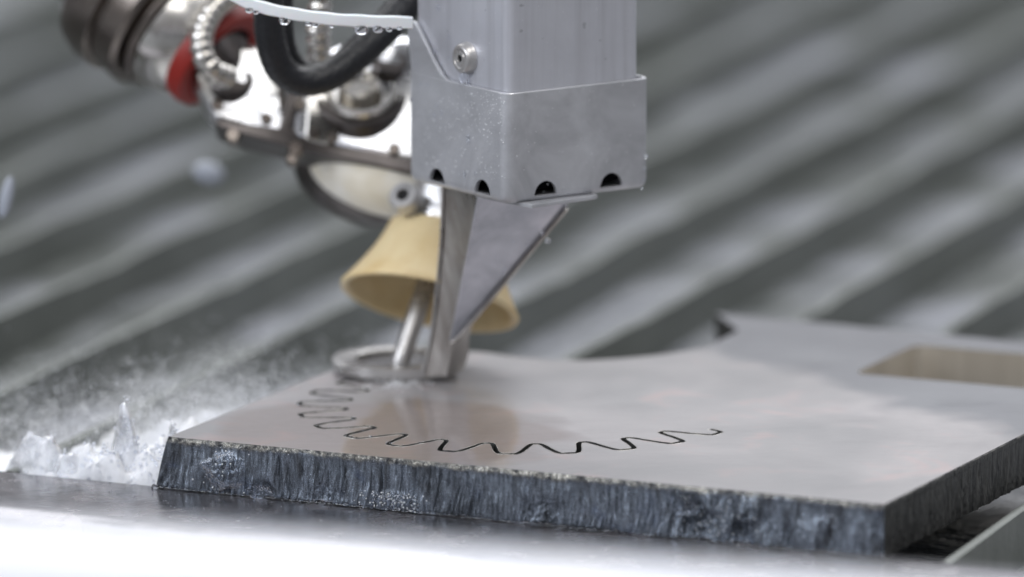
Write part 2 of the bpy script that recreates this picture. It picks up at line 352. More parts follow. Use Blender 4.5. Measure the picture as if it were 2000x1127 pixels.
slat_labels = ['grey steel slat crossing the bottom right corner beside the plate, nearest and sharpest slat',
 'grey slat mostly under the plate, reaching the right edge at the level of the cutout',
 'blurred grey slat leaving the right edge midway up, just above the cutout',
 'blurred grey slat leaving the right edge a third of the way down',
 'blurred grey slat leaving the right edge about a sixth of the way down',
 'blurred grey slat running from behind the ring to just under the top right corner',
 'blurred grey slat rising from the splash to the top edge at far right',
 'blurred grey slat running through the spray at left and up behind the rubber skirt',
 'blurred grey slat entering the left edge just below its middle, above the spray',
 'blurred grey slat entering the left edge just above its middle, passing behind the head dome',
 'blurred grey slat entering the left edge a third down, behind the falling drop',
 'blurred grey slat entering the left edge a fifth down, under the joint drum',
 'blurred grey slat entering the left edge a tenth down, behind the joint drum',
 'blurred grey slat just cutting across the top left corner of the photo']
nc = 196.0; k = 0
while nc > -560:
    s_front = (P0.dot(AY)*1000 + 1 - nc*SX.dot(AY))/SY.dot(AY)
    lab = slat_labels[k]
    slat(nc, s_front, 1900, lab, k*3.3); nc -= 57.6; k += 1

# ================================================================= STEEL PLATE
FL = Vector((-117, -72)); ax2 = Vector((AX.x, AX.y)); ay2 = Vector((AY.x, AY.y)); LEN = 263.0; TH = 18.0
def z2(px, py): p = WZ(px, py, 0)*1000; return Vector((p.x, p.y))
FRp = FL + ax2*LEN; BR = FRp + ay2*276
front = [FL + ax2*(LEN*i/420) for i in range(421)]
right = [FRp + ay2*(276*i/160) for i in range(1, 161)]
back = [z2(1398, 611), z2(1442, 646), z2(1378, 679), z2(1330, 687), z2(1270, 695), z2(1200, 701), z2(1140, 704), z2(1080, 703), z2(1010, 697), z2(960, 690), z2(930, 687)]
BL = FL + ay2*165
left = [BL + (FL-BL)*(i/60) for i in range(0, 60)]
outer = front + right + back + left
# gear kerf: an open slot following the teeth of a 24-tooth wheel
gc = Vector((5, -22)); path = []
a0, a1 = R(-31), R(-223); NT = 24; N = 620
for i in range(N+1):
    a = a0 + (a1-a0)*i/N
    ph = (a*NT/(2*math.pi) + .31) % 1.0
    w_ = abs(ph-.5)*2                         # 0 at the root centre, 1 at the tip centre
    f = max(0, min(1, (w_-.12)/.66)); f = f*f*(3-2*f)
    path.append(gc + Vector((math.cos(a), math.sin(a)))*(62.5 + 16.5*f))
def off(path, d):
    out = []
    for i, p in enumerate(path):
        t = (path[min(i+1, len(path)-1)]-path[max(i-1, 0)]).normalized(); out.append(p + Vector((-t.y, t.x))*d)
    return out
def thin(path, dmin=.9):
    out = [path[0]]
    for p in path[1:]:
        if (p-out[-1]).length > dmin: out.append(p)
    return out
path = thin(path, .8)
hw = .86 
kerf = off(path, hw) + off(path, -hw)[::-1]
h0 = z2(1668, 729); hd = [h0, h0 + ax2*72, h0 + ax2*72 + ay2*58, h0 + ay2*58]
hole = []; rc = 4.5
for i in range(4):
    a, b, c_ = hd[i-1], hd[i], hd[(i+1) % 4]; u_ = (a-b).normalized(); v_ = (c_-b).normalized(); cc = b + (u_+v_)*rc
    hole += [cc - v_*rc*math.cos(R(t)) - u_*rc*math.sin(R(t)) for t in range(0, 91, 15)]
loops = [outer, kerf, hole]
allp = [p for L in loops for p in L]
tris = tessellate_polygon([[Vector((p.x, p.y, 0)) for p in L] for L in loops])
plate = empty('steel_plate', mm(0, -40, -TH), 'thick wet steel plate with a half cut gear outline and jet cut edges', 'steel plate')
pyobj('top_surface', [mm(p.x, p.y, 0) for p in allp], [t for t in tris], m_top, plate)
for f in plate.children[0].data.polygons: pass
tp = plate.children[0]
if tp.data.polygons[0].normal.z < 0: tp.data.flip_normals()
def wall(name, loop, m, depth, closed=True, rows=(0,), smooth=False):
    vs = []; fs = []; n = len(loop); zs = [0, -depth]
    for p in loop: vs += [mm(p.x, p.y, 0), mm(p.x, p.y, -depth)]
    for i in range(n if closed else n-1): a = 2*i; b = 2*((i+1) % n); fs.append((a, b, b+1, a+1))
    return pyobj(name, vs, fs, m, plate, smooth)
wall('gear_slot', kerf, m_side, 10)
wall('window_cutout', hole, m_hole, TH, smooth=40)
wall('back_edge', [BR] + back + [BL], m_side, TH, False)
pyobj('left_edge', [mm(BL.x, BL.y, 0), mm(FL.x, FL.y, 0), mm(FL.x-5*AX.x, FL.y-5*AX.y, -TH), mm(BL.x-5*AX.x, BL.y-5*AX.y, -TH)], [(0, 1, 2, 3)], m_side, plate)
for sgn in (1, -1):
    e0 = off(path, sgn*hw); e1 = [p + (p-q)*((.16+.22*max(0, noise.noise(Vector((p.x*.5, p.y*.5, sgn)))))/hw) for p, q in zip(e0, path)]
    vs = []; fs = []
    for p, q in zip(e0, e1): vs += [mm(p.x, p.y, -.1), mm(p.x*.6+q.x*.4, p.y*.6+q.y*.4, .14), mm(q.x, q.y, .01)]
    for i in range(len(e0)-1): a = 3*i; fs += [(a, a+1, a+4, a+3), (a+1, a+2, a+5, a+4)]
    pyobj('slot_burr', vs, fs, m_lip, plate, True)
def edge(name, org, du, dn, L, m, nu, seed, rough, chunks):
    # rough jet-cut face: fine slanted striations, a broken upper lip, bites taken out of it
    nv = 30; vs = []; fs = []
    for i in range(nu+1):
        u = L*i/nu
        for j in range(nv+1):
            vv = j/nv; d = TH*vv
            us = u + 2.6*vv*vv + .8*noise.noise(Vector((u*.12, seed, vv*2)))
            st = noise.noise(Vector((us*1.1, seed, vv*.6)))*.75 + noise.noise(Vector((us*2.6, seed+5, vv*1.6)))*.4 + noise.noise(Vector((us*.16, seed, vv)))*.9
            ov = min(1, vv*3.5)
            dd = st*rough*ov*(.45+.75*vv)
            dd += .45*fbm(Vector((u*.5, seed+2, d*.16)), 3)*rough*ov
            lip = math.exp(-((vv-.09)/.05)**2); dd += lip*(.35 + .5*noise.noise(Vector((u*.9, seed+7, 0))))*rough
            for (cu, cv, w_, h_, amp) in chunks:
                g = math.exp(-(((u-cu)/w_)**2+((vv-cv)/h_)**2)**2); dd += amp*g*(1+.8*fbm(Vector((u*.9, d*.9, seed)), 3))
            if name == 'front_edge': dd += .9*max(0, noise.noise(Vector((u*.07, 4.4, 0))))*max(0, vv-.6)*2.5
            fade = min(1, min(u, L-u)/.8); dd *= fade if j else 0
            zoff = -.25*lip*0
            p = org + du*((u - (5.0*vv**.8*math.exp(-u/5) if name == 'front_edge' else 0))*.001) + dn*(dd*.001) + Vector((0, 0, -d*.001+zoff)); vs.append(p)
    for i in range(nu):
        for j in range(nv): a = i*(nv+1)+j; fs.append((a, a+nv+1, a+nv+2, a+1))
    o = pyobj(name, vs, fs, m, plate, True)
    return o
ch = [(195.5, .62, 5.5, .42, -4.5), (206, .55, 3.0, .4, 2.0), (211, .8, 3, .2, -2.5), (216, .35, 3.5, .25, 2.0), (236, .7, 5, .3, 1.2), (140, .8, 8, .3, -1.2), (60, .85, 7, .2, -1.3), (36, .9, 4, .2, -1.4), (22, .55, 6, .35, 1.3), (19, .5, 3, .2, .8), (85, .8, 5, .15, .7), (206, .55, 4.5, .45, -1.8), (200, .3, 5, .25, 1.4), (214, .4, 3, .3, 1.2), (222, .6, 3, .3, -1.2), (262, .5, 3, .5, -.8), (196, .5, 6, .5, 1.0), (243, .45, 4, .15, .8)]
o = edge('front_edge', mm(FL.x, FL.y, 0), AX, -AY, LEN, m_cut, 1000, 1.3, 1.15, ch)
o = edge('right_edge', mm(FRp.x, FRp.y, 0), AY, AX, 276, m_side, 420, 8.1, .6, [])
o.data.materials.append(m_lip)
for p in o.data.polygons:
    if p.index % 30 < 1: p.material_index = 1

# ================================================================= SENSOR HEAD (square housing with foot)
B = R(35); D1 = Vector((math.cos(B), math.sin(B), 0)); D2 = Vector((-math.sin(B), math.cos(B), 0)); Z = Vector((0,0,1))
YC = -50
CB = WY(989, 401, YC); zb = CB.z*1000; CT = WY(989, 184, YC); zt = CT.z*1000
cx, cy = CB.x*1000, CB.y*1000
sensor = empty('sensor_housing', CB + (D1+D2)*.029, 'square brushed metal housing over a triangular foot bracket and ring', 'sensor housing')
W1, W2 = 61.0, 60.6
def hpt(a, b, z): return mm(cx, cy, z) + D1*(a*.001) + D2*(b*.001)
# sleeve
def rrect(a0, a1, b0, b1, r, seg=6):
    out = []
    for (ca, cb, st) in ((a0+r, b0+r, 180), (a1-r, b0+r, 270), (a1-r, b1-r, 0), (a0+r, b1-r, 90)):
        for k in range(seg+1): t = R(st+90*k/seg); out.append((ca+r*math.cos(t), cb+r*math.sin(t)))
    return out
bm = bmesh.new()
def ring_loft(bm, prof_fn, levels):
    rings = []
    for (ins, z) in levels:
        rings.append([bm.verts.new(hpt(a, b, z)) for a, b in prof_fn(ins)])
    for A, Bq in zip(rings, rings[1:]):
        n = len(A)
        for i in range(n): bm.faces.new((A[i], A[(i+1)%n], Bq[(i+1)%n], Bq[i]))
    return rings
pf = lambda ins: rrect(ins, W1-ins, ins, W2-ins, max(.6, 4.2-ins))
lv = [(1.4, zt), (0.25, zt), (0, zt-.3), (0, zb+3.2), (.25, zb+1.9), (.9, zb+.8), (1.9, zb+.15), (3.2, zb)]
rg = ring_loft(bm, pf, lv)
bm.faces.new(rg[-1])
lv2 = [(1.4, zt), (1.4, zb+2.2), (3, zb+1.4)]
r2 = []
for (ins, z) in lv2: r2.append([bm.verts.new(hpt(a, b, z)) for a, b in pf(ins)])
for A, Bq in zip(r2, r2[1:]):
    n = len(A)
    for i in range(n): bm.faces.new((A[i], Bq[i], Bq[(i+1)%n], A[(i+1)%n]))
bm.faces.new(r2[-1][::-1])
bmesh.ops.remove_doubles(bm, verts=bm.verts, dist=1e-6)
sleeve = bmobj('outer_sleeve', bm, m_sleeve, sensor, 35)
bm = bmesh.new()
def notch(px, py, face):
    r = 4.7; z0 = zb+1.9
    if face == 'R':
        d = ray(px, py); nrm = -D2; p0 = hpt(0, 0, 0)
        t = (p0-CAM).dot(nrm)/d.dot(nrm); a = ((CAM+d*t)-p0).dot(D1)*1000
        pts = [hpt(a+r*math.cos(R(x)), -3, z0+r*1.05*math.sin(R(x))) for x in range(0, 181, 12)]
        pts = [hpt(a-r, -3, z0-.01)] + pts[::-1][1:-1] + [hpt(a+r, -3, z0-.01)]
        prism(bm, pts, D2*.009)
    else:
        d = ray(px, py); nrm = -D1; p0 = hpt(0, 0, 0)
        t = (p0-CAM).dot(nrm)/d.dot(nrm); a = ((CAM+d*t)-p0).dot(D2)*1000
        pts = [hpt(-3, a+r*math.cos(R(x)), z0+r*1.05*math.sin(R(x))) for x in range(0, 181, 12)]
        pts = [hpt(-3, a-r, z0-.01)] + pts[::-1][1:-1] + [hpt(-3, a+r, z0-.01)]
        prism(bm, pts, D1*.009)
for px, py, f in ((853, 352, 'L'), (942, 376, 'L'), (1066, 380, 'R'), (1194, 363, 'R')): notch(px, py, f)
cut = bmobj('cutter', bm, None)
md = sleeve.modifiers.new('b', 'BOOLEAN'); md.object = cut; md.operation = 'DIFFERENCE'; md.solver = 'EXACT'
apply_mods(sleeve); bpy.data.objects.remove(cut)
# near-black block standing in for the shade behind the sleeve notches
bm = bmesh.new(); box(bm, hpt(W1/2, W2/2, zb+8), D1, D2, Z, W1-16, W2-16, 11); bmobj('notch_shade', bm, m_gap_shade, sensor)
# raised cheek of the sleeve's left wall, cut on a slant
def onleft(px, py, inset=0):
    d = ray(px, py); nrm = D1; p0 = hpt(inset, 0, 0); return CAM + d*((p0-CAM).dot(nrm)/d.dot(nrm))
bm = bmesh.new()
pts = [onleft(*p) for p in ((871,156), (862,147), (846,118), (812,48), (805,41), (797,47), (796,60), (803.5,140))]
a, b, fa, fb, sd = prism(bm, [hpt(0, (onleft(871,157)-hpt(0,0,0)).dot(D2)*1000, zt-.2)] + pts + [hpt(0, W2-1, zt-.2)], D1*.0014)
cheek = bmobj('slanted_cheek', bm, m_sleeve, sensor)
bv = cheek.modifiers.new('bev', 'BEVEL'); bv.width = .0003; bv.segments = 2; bv.limit_method = 'ANGLE'
# square tube
bm = bmesh.new()
TA0, TA1, TB0, TB1 = 2.0, 57.6, 1.7, 58.8
for (z0, z1) in ((zt-12, 260),):
    pr = rrect(TA0, TA1, TB0, TB1, 3.8, 10)
    A = [bm.verts.new(hpt(a, b, z0)) for a, b in pr]; Bq = [bm.verts.new(hpt(a, b, z1)) for a, b in pr]; n = len(A)
    for i in range(n): bm.faces.new((A[i], A[(i+1)%n], Bq[(i+1)%n], Bq[i]))
    bm.faces.new(A[::-1]); bm.faces.new(Bq)
bmobj('square_tube', bm, m_tube, sensor, 40)
# button-head bolt with its drip
bc = onleft(914, 113, TA0)
bm = bmesh.new(); ax = -D1
lathe(bm, bc, ax, [(-.5, 5.5), (.4, 5.7), (.9, 5.5), (1.4, 5.35), (2.9, 5.0), (3.4, 4.5), (3.6, 4.1), (3.6, 3.4), (3.2, 3.1), (3.2, 2.6), (3.6, 2.3), (3.6, 1.4), (3.0, 1.15), (1.4, 1.1), (1.4, 0.02)], 40)
bolt = bmobj('bolt', bm, m_ring, sensor, 32)
bm = bmesh.new(); lathe(bm, bc, ax, [(3.1, 1.0), (1.6, .95), (1.6, .02)], 12); bmobj('hex_socket', bm, m_gap_shade, bolt)
bm = bmesh.new(); ico(bm, bc + ax*.0018 + mm(0,0,-6.6), 1.6, 3, (1,1,1.4)); tag(bmobj('water_drop', bm, m_glass, None, True), 'clear water drop hanging under the round bolt head', 'water drop')
# bottom clamp plate
def at_ab(px, py, z): p = WZ(px, py, z); return p
bm = bmesh.new()
q0 = WZ(1038, 408, zb-1.2); q1 = WZ(1172, 388, zb-1.2); dd = (q1-q0).normalized(); nn = Vector((-dd.y, dd.x, 0))
a, b, *_ = prism(bm, [q0, q1-dd*.002, q1+nn*.0012, q1+nn*.03, q0+nn*.03], Z*.0014)
o = bmobj('clamp_plate', bm, m_sleeve, sensor); bv = o.modifiers.new('bev', 'BEVEL'); bv.width = .0003; bv.segments = 2
# bracket: two sheets folded along a crease, tapering to the foot
def sheet(name, poly, th, m):
    nrm = (poly[1]-poly[0]).cross(poly[2]-poly[0]).normalized()
    if nrm.y > 0: nrm = -nrm
    bm = bmesh.new(); prism(bm, poly, -nrm*th*.001)
    o = bmobj(name, bm, m, sensor); bv = o.modifiers.new('bev', 'BEVEL'); bv.width = .00028; bv.segments = 2; return o
ct = WY(934, 380, -24); cbm = WY(880, 672, 12); cf = WY(872, 735, 17)
lt = WY(866, 366, -6); lb = WY(823, 738, 22); lm = WY(850, 600, 15)
def sheetgrid(name, A, Bc, th, m, n=24, bow=0):
    # ruled strip between two edge curves, with thickness
    vs = []; fs = []; nv = 6
    nrm0 = (Bc[-1]-A[0]).cross(A[-1]-A[0]).normalized()
    if nrm0.y > 0: nrm0 = -nrm0
    for side in (0, 1):
        for i in range(len(A)):
            for j in range(nv+1):
                t = j/nv; p = A[i]*(1-t)+Bc[i]*t + nrm0*(bow*.001*math.sin(math.pi*t)) - nrm0*(th*.001*side); vs.append(p)
    L = len(A); M_ = nv+1; o_ = L*M_
    for i in range(L-1):
        for j in range(nv): a = i*M_+j; fs += [(a, a+1, a+M_+1, a+M_), (o_+a, o_+a+M_, o_+a+M_+1, o_+a+1)]
    for i in range(L-1):
        for j in (0, nv): a = i*M_+j; fs.append((a, a+M_, o_+a+M_, o_+a))
    for j in range(nv):
        for i in (0, L-1): a = i*M_+j; fs.append((a, o_+a, o_+a+1, a+1))
    return pyobj(name, vs, fs, m, sensor, 30)
NS = 6
Lc = spline([lt, WY(862, 470, 3), lm, WY(838, 680, 19), lb], NS)
Cc = spline([ct, WY(922, 470, -12), WY(900, 590, 4), WY(880, 690, 14), cf], NS)
sheetgrid('bracket_web', Lc, Cc, 1.6, m_brack, bow=-.6)
# foot behind the crease
Fc = spline([WY(945, 560, 12), WY(918, 650, 20), WY(915, 690, 24), WY(907, 721, 27)], NS)
Cc2 = spline([WY(902, 575, 3), WY(884, 650, 11), WY(878, 690, 14.5), cf], NS)
sheetgrid('bracket_foot', Cc2, Fc, 1.4, m_brack, bow=.3)
gp = [WY(934, 380, -24), WY(1108, 404, -6), WY(884, 668, 11)]
# keep the gusset planar: its right corner sits on the housing's underside
g = sheet('gusset', [WY(934, 384, -24.4), WY(1110, 400, -4), WY(1104, 413, -3), WY(893, 664, 10.5), WY(880, 668, 11)], .9, m_guss)
bm = bmesh.new(); tube(bm, [p_ - Vector((.0002, .0006, 0)) for p_ in Lc], .55, 8); bmobj('bracket_edge', bm, m_ring, sensor, 50)
rim = [WY(1107, 408, -4.6), WY(1098, 419, -3.8), WY(896, 660, 9.6), WY(881, 671, 10.2)]
bm = bmesh.new(); tube(bm, rim, .7, 8); bmobj('gusset_rim', bm, m_brack, sensor, 50)
# ring
RC = Vector((-.0415, .0405, 0)); bm = bmesh.new()
lathe(bm, RC + mm(0, 0, 2.2), Z, [(-.6, 21.6), (-.3, 22.2), (2.7, 22.2), (3.1, 21.7), (3.2, 14.4), (2.8, 13.8), (0, 13.6), (-.3, 14.0), (-.3, 21.6)], 96)
bmobj('foot_ring', bm, m_ring, sensor, 35)

# ================================================================= CUTTING HEAD
head = empty('cutting_head', TIP, 'polished tilted waterjet cutting head with tan rubber skirt behind the housing', 'cutting head')
# nozzle tube
bm = bmesh.new(); top = HP(852, 540, 0)
tube(bm, [HP(776,724,0).lerp(HP(862,470,0), t_) for t_ in (0, .035, .12, .35, .65, 1)], lambda i: [2.0, 3.0, 3.3, 3.5, 3.7, 3.9][i], 28)
bmobj('nozzle_tube', bm, m_ring, head, 50)
# rubber skirt
kb = HP(838, 592, 0); kt = HP(858, 452, 0) ; ax = (HW*1.0 + E1*-.03).normalized()
Lk = (kt-kb).dot(ax)*1000
bm = bmesh.new()
lathe(bm, kb, ax, [(Lk, 19.6), (Lk*.8, 21.2), (Lk*.6, 23.4), (Lk*.4, 26.2), (Lk*.22, 29), (Lk*.08, 31.4), (1.0, 32.2), (0, 31.9), (-.4, 30.8), (.3, 29.6), (Lk*.1, 28.6), (Lk*.3, 25), (Lk*.6, 21), (Lk, 17)], 96, .004)
bmobj('rubber_skirt', bm, m_rub, head, True)
# collar + eye fitting
bm = bmesh.new(); cb_ = kb + ax*(Lk*.001)
lathe(bm, cb_, ax, [(-2, 17), (-1.5, 18.2), (0, 18.4), (4, 18.2), (5, 16.6), (14, 16.4), (15, 15), (24, 15)], 48, cap=True)
bmobj('collar', bm, m_polish, head, 35)
bm = bmesh.new(); c0 = HP(786, 380, 22); ea = (E2*1.0 - E1*.35 + HW*.15)
lathe(bm, c0, ea, [(-5, 5.4), (-1, 5.4), (0, 4.9), (0, 2.4), (-3, 2.2), (-3, .05)], 32)
bmobj('port_fitting', bm, m_ring, head, 35)
bm = bmesh.new(); lathe(bm, c0-ea.normalized()*.0018, ea, [(0, 2.3), (0, .05)], 20); bmobj('port_bore', bm, m_gap_shade, head)
# dome and dark dish below the flange
def ell(name, c, ra, rb, rc, m):
    bm = bmesh.new(); r = bmesh.ops.create_uvsphere(bm, u_segments=48, v_segments=24, radius=1)
    for v in r['verts']: v.co = c + (E1*v.co.x*ra + E2*v.co.y*rb + HW*v.co.z*rc)*.001
    return bmobj(name, bm, m, head, True)
m_cream = Mat('satin_cream_steel', (.90,.87,.79), .35, .1)
b1 = m_cream.noise(60, 3, .5, .6); m_cream.to('Base Color', m_cream.mix(m_cream.ramp(b1, [(.4, 0.), (.65, 1.)]), (.99,.98,.95), (.92,.89,.81))); m_cream = m_cream.m
ell('dome', HP(752, 338, -14), 28, 22, 15, m_cream)
ell('dark_dish', HP(728, 338, -26), 29, 22, 19, m_dark)
# body: faceted casting, traced in the head's own plane, with thickness
def hprism(name, px, d0, d1, m, bev, seg=3, sm=30):
    bm = bmesh.new(); pts = [HP(x, y, d1) for x, y in px]; prism(bm, pts, E2*((d0-d1)*.001))
    o = bmobj(name, bm, m, head, sm); bv = o.modifiers.new('bev', 'BEVEL'); bv.width = bev*.001; bv.segments = seg; bv.limit_method = 'ANGLE'; bv.angle_limit = R(20); return o
hprism('base_flange', [(418,232),(424,246),(470,262),(600,296),(780,334),(880,352),(900,325),(640,262)], -10, 9, m_dark, .8)
hprism('casting', [(370,148),(412,234),(480,254),(560,276),(566,250),(556,180),(560,110),(520,84),(440,86),(392,112)], -9, 8, m_polish, 3.2, 1)
hprism('casting', [(558,274),(700,306),(900,344),(905,120),(800,60),(700,70),(600,110),(575,180)], -10, 10, m_polish, 4, 1)
hprism('web', [(540,262),(566,270),(590,170),(570,150)], -8, 8.5, m_dark, 1.0)
# raised boss with round port
bm = bmesh.new(); c0 = HP(704, 176, 10); ea = (E2*1.0 + HW*.45 - E1*.1)
lathe(bm, c0, ea, [(-10, 14), (1, 13.5), (2.5, 12.8), (2.5, 11.5), (-2, 10.5), (-3, 9), (1, 7.8), (4, 7), (4.5, 5), (2, 4.6), (2, .05)], 40)
bmobj('port_boss', bm, m_cond, head, 35)
bm = bmesh.new(); lathe(bm, c0, ea, [(-12, 16.5), (-1.5, 16.5), (-.5, 15.6), (-.5, 14), (-3, 13.8)], 40); bmobj('boss_collar', bm, m_dark, head, 35)
for (x, y, rr_, d_) in ((452, 152, 6.4, 9), (628, 132, 5.6, 11), (760, 120, 5.0, 11)):
    bm = bmesh.new(); c0 = HP(x, y, d_); lathe(bm, c0, E2+HW*.5, [(-6, rr_+1.4), (0, rr_+1.4), (.8, rr_+.6), (.8, rr_-1), (-1, rr_-1.4), (-1, .05)], 32); bmobj('port_socket', bm, m_dark, head, 35)
hprism('cover_plate', [(600,190),(640,150),(668,240),(640,284),(596,272)], 4, 11.2, m_cond, .6)
for (x, y) in ((425, 205), (520, 232), (612, 262), (650, 268), (770, 292), (585, 205)):
    bm = bmesh.new(); c0 = HP(x, y, 10.5 if x > 556 else 8.4); lathe(bm, c0 - E2*.001, E2, [(0, 2.1), (2.2, 2.1), (2.8, 1.6), (2.8, 1.0), (1.6, .9), (1.6, .05)], 16); bmobj('cap_screw', bm, m_joint, head, 35)
for (x, y, r) in ((455, 266, 2.6), (577, 292, 2.8), (570, 312, 2.0)):
    bm = bmesh.new(); c0 = HP(x, y, 10); lathe(bm, c0 - E2*.004, E2, [(0, r), (5, r), (6, r*.8), (6, .05)], 20); bmobj('flange_screw', bm, m_joint, head, 35)
# rotary joint, top left: turned steel, red seal
jd = (E1*-.80 + HW*.50 - E2*.18).normalized()
jo = HP(432, 118, 0)
bm = bmesh.new(); lathe(bm, jo, jd, [(-10, 6), (-5, 10), (1.5, 13)], 64); bmobj('spindle', bm, m_dark, head, 35)
bm = bmesh.new(); lathe(bm, jo, jd, [(0, 14), (-1, 17), (0, 20.2), (3, 21.2), (6.5, 20.8), (7, 16)], 64); bmobj('seal_ring', bm, m_red, head, 40)
bm = bmesh.new(); lathe(bm, jo, jd, [(6, 17), (6.5, 20.5), (9, 22.5), (16, 24.8), (18.5, 25.2), (19, 18)], 80); bmobj('joint_collar', bm, m_cond, head, 28)
bm = bmesh.new(); lathe(bm, jo, jd, [(18.8, 20), (19, 26.5), (21, 27.4), (21.5, 25), (23.5, 25), (24, 29), (26, 30.5), (33, 31), (34, 29.8), (36, 29.8), (37, 33.0), (44, 33.5), (50, 32), (54, 28), (55, .05)], 80)
bmobj('joint_drum', bm, m_joint, head, 28)

bm = bmesh.new(); c0 = jo + jd*.040
lathe(bm, c0, (Vector((-.42, .25, .9))), [(0, 5), (0, 27), (10, 29), (30, 30), (32, 28.5), (36, 28.5), (38, 31), (120, 33)], 64); bmobj('wrist_link', bm, m_joint, head, 28)

# ================================================================= HOSES
def hose(name, pts, rad, m, label, rib=None, sub=10, step=.0006):
    P = spline(pts, sub)
    if rib:                                                  # resample evenly so that every rib is real relief
        Q = [P[0]]; acc = 0
        for a, b in zip(P, P[1:]):
            L = (b-a).length; t = step-acc
            while t <= L: Q.append(a+(b-a)*(t/L)); t += step
            acc = L-(t-step)
        P = Q
    bm = bmesh.new(); f = (lambda i: rad + rib[1]*(1 if (i % rib[0]) < rib[0]*.55 else -1)*(.8+.2*math.cos(i*2*math.pi/rib[0]))) if rib else rad
    tube(bm, P, f, 20); o = bmobj(name, bm, m, None, True); tag(o, label, 'hose'); return o
hose('steel_conduit', [WY(500,-40,70), WY(452,-8,66), WY(418,18,60), WY(396,60,54), WY(396,105,50), WY(416,138,50), WY(446,152,58)], 3.9, m_cond, 'ribbed steel conduit curling into the left end of the cutting head', (6, .42))
hose('steel_conduit', [WY(629,-60,55), WY(626,0,55), WY(622,60,56), WY(624,110,60), WY(628,150,70)], 3.9, m_cond, 'straight ribbed steel conduit entering the middle of the cutting head', (7, .45))
for k in range(4):
    off_ = (k-1.5)*1.9
    pass
hose('black_hose', [WY(522,-60,12), WY(524,0,12), WY(527,70,14), WY(545,130,18), WY(585,158,22), WY(640,150,26), WY(700,108,30), WY(765,46,36), WY(830,-30,42)], 5.3, m_black, 'black braided hose looping down in front of the cutting head', (3, .12), 12, .0009)
hose('black_hose', [WY(545,-60,22), WY(548,0,22), WY(551,70,24), WY(566,120,28), WY(596,142,32), WY(645,138,36), WY(705,88,40), WY(770,22,46), WY(840,-60,52)], 4.4, m_black, 'second black hose tucked close behind the front black hose loop', (3, .12), 12, .0009)
# milky plastic strip with hanging drops
sp = spline([WY(430,-22,-20), WY(470,0,-24), WY(520,17,-28), WY(580,29,-30), WY(650,38,-30), WY(720,42,-28), WY(806,45,-24)], 10)
bm = bmesh.new(); rows = []
for i, p in enumerate(sp):
    hh = .0021 + .0001*math.sin(i*.7)
    rows.append([bm.verts.new(p+Vector((0, dy, dz))) for dy, dz in ((-.0006, hh*.8), (0, hh), (.0016, hh), (.0022, hh*.8), (.0022, -hh*.8), (.0016, -hh), (0, -hh), (-.0006, -hh*.8))])
for A, Bq in zip(rows, rows[1:]):
    for k in range(8): bm.faces.new((A[k], A[(k+1)%8], Bq[(k+1)%8], Bq[k]))
bm.faces.new(rows[0]); bm.faces.new(rows[-1][::-1])
tag(bmobj('plastic_strip', bm, m_plastic, None, 40), 'milky white plastic strip running from top left to the housing, beaded with drops', 'plastic strip')
for (x, y, r) in ((487, 20, 1.2), (500, 24, .9), (556, 40, 1.6), (603, 45, 1.1), (616, 48, 1.0), (648, 50, .8), (706, 58, 1.9), (738, 57, 1.5), (760, 57, 1.0), (780, 55, .8)):
    bm = bmesh.new(); ico(bm, WY(x, y, -29), r, 3, (1.25, 1, .9))
    tag(bmobj('water_drop', bm, m_glass, None, True), 'small clear drop hanging under the milky plastic strip', 'water drop', 'drops hanging under the plastic strip')

# ================================================================= WATER DROPS, SPLASH, FOAM
def stuff(name, bm, m, label, smooth=True): return tag(bmobj(name, bm, m, None, smooth), label, None, None, 'stuff')
bm = bmesh.new()
def ondrop(px, py, r, stretch=1.0):
    p = onleft(px, py, 0 if py > 170 or px < 800+ (py-40)*.62 else TA0); ico(bm, p, r, 2, (1,1,stretch))
for (x, y, r, s) in ((857,16,1.1,1.2),(851,100,.8,1),(877,72,.6,1.3),(876,113,.5,1),(822,165,.8,1),(835,166,.7,1),(853,206,.6,1),(849,224,.8,1),(863,222,.7,1.2),(915,272,.9,2.2),(908,342,.7,2),(929,338,.6,1.4),(862,215,.5,1),(804,195,.7,1.3),(812,130,.5,1),(898,340,.4,1),(915,160,.6,1.3)): ondrop(x, y, r, s)
for (x, y, r) in ((1262,305,.8),(1259,330,.6),(1258,352,.6),(1254,368,.5)): ico(bm, WY(x, y, YC+33), r, 2)
stuff('water_droplets', bm, m_glass, 'tiny water beads scattered over the housing')
bm = bmesh.new()
for (x, y, dy, r) in ((1070,470,-8,1.0),(1058,455,-6,.7),(985,525,0,.9),(981,533,0,.7),(1030,478,-6,.6),(1002,470,-8,.5)): ico(bm, WY(x, y, dy-4), r, 2)
stuff('gusset_droplets', bm, m_glass, 'water beads on the gusset edge')
# water clinging to the cut face, and the fringe where the ledge is flooded
def blob(name, c, ra, rb, rc, seed, m, label):
    bm = bmesh.new(); r_ = bmesh.ops.create_icosphere(bm, subdivisions=5, radius=1)
    for v in r_['verts']:
        d = v.co.copy(); k_ = 1+.35*fbm(d*1.6+Vector((seed,0,0)), 4)+.10*noise.noise(d*5)+.05*noise.noise(d*13)
        v.co = c + (AX*d.x*ra - AY*d.y*rb + Z*d.z*rc)*(.001*k_)
    stuff(name, bm, m, label)
blob('clinging_water', mm(FL.x, FL.y, -6)+AX*.191, 5, 1.2, 4.5, 9, m_glass, 'clear water on the broken part of the cut face')
blob('clinging_water', mm(FL.x, FL.y, -18)+AX*.150, 20, 2.6, .9, 12, m_glass, 'thin water bank along the foot of the cut face')
blob('clinging_water', mm(FL.x, FL.y, -10.5)+AX*.021, 8.5, 2.0, 6.5, 3, m_glass, 'clear water welling over the left end of the cut face')
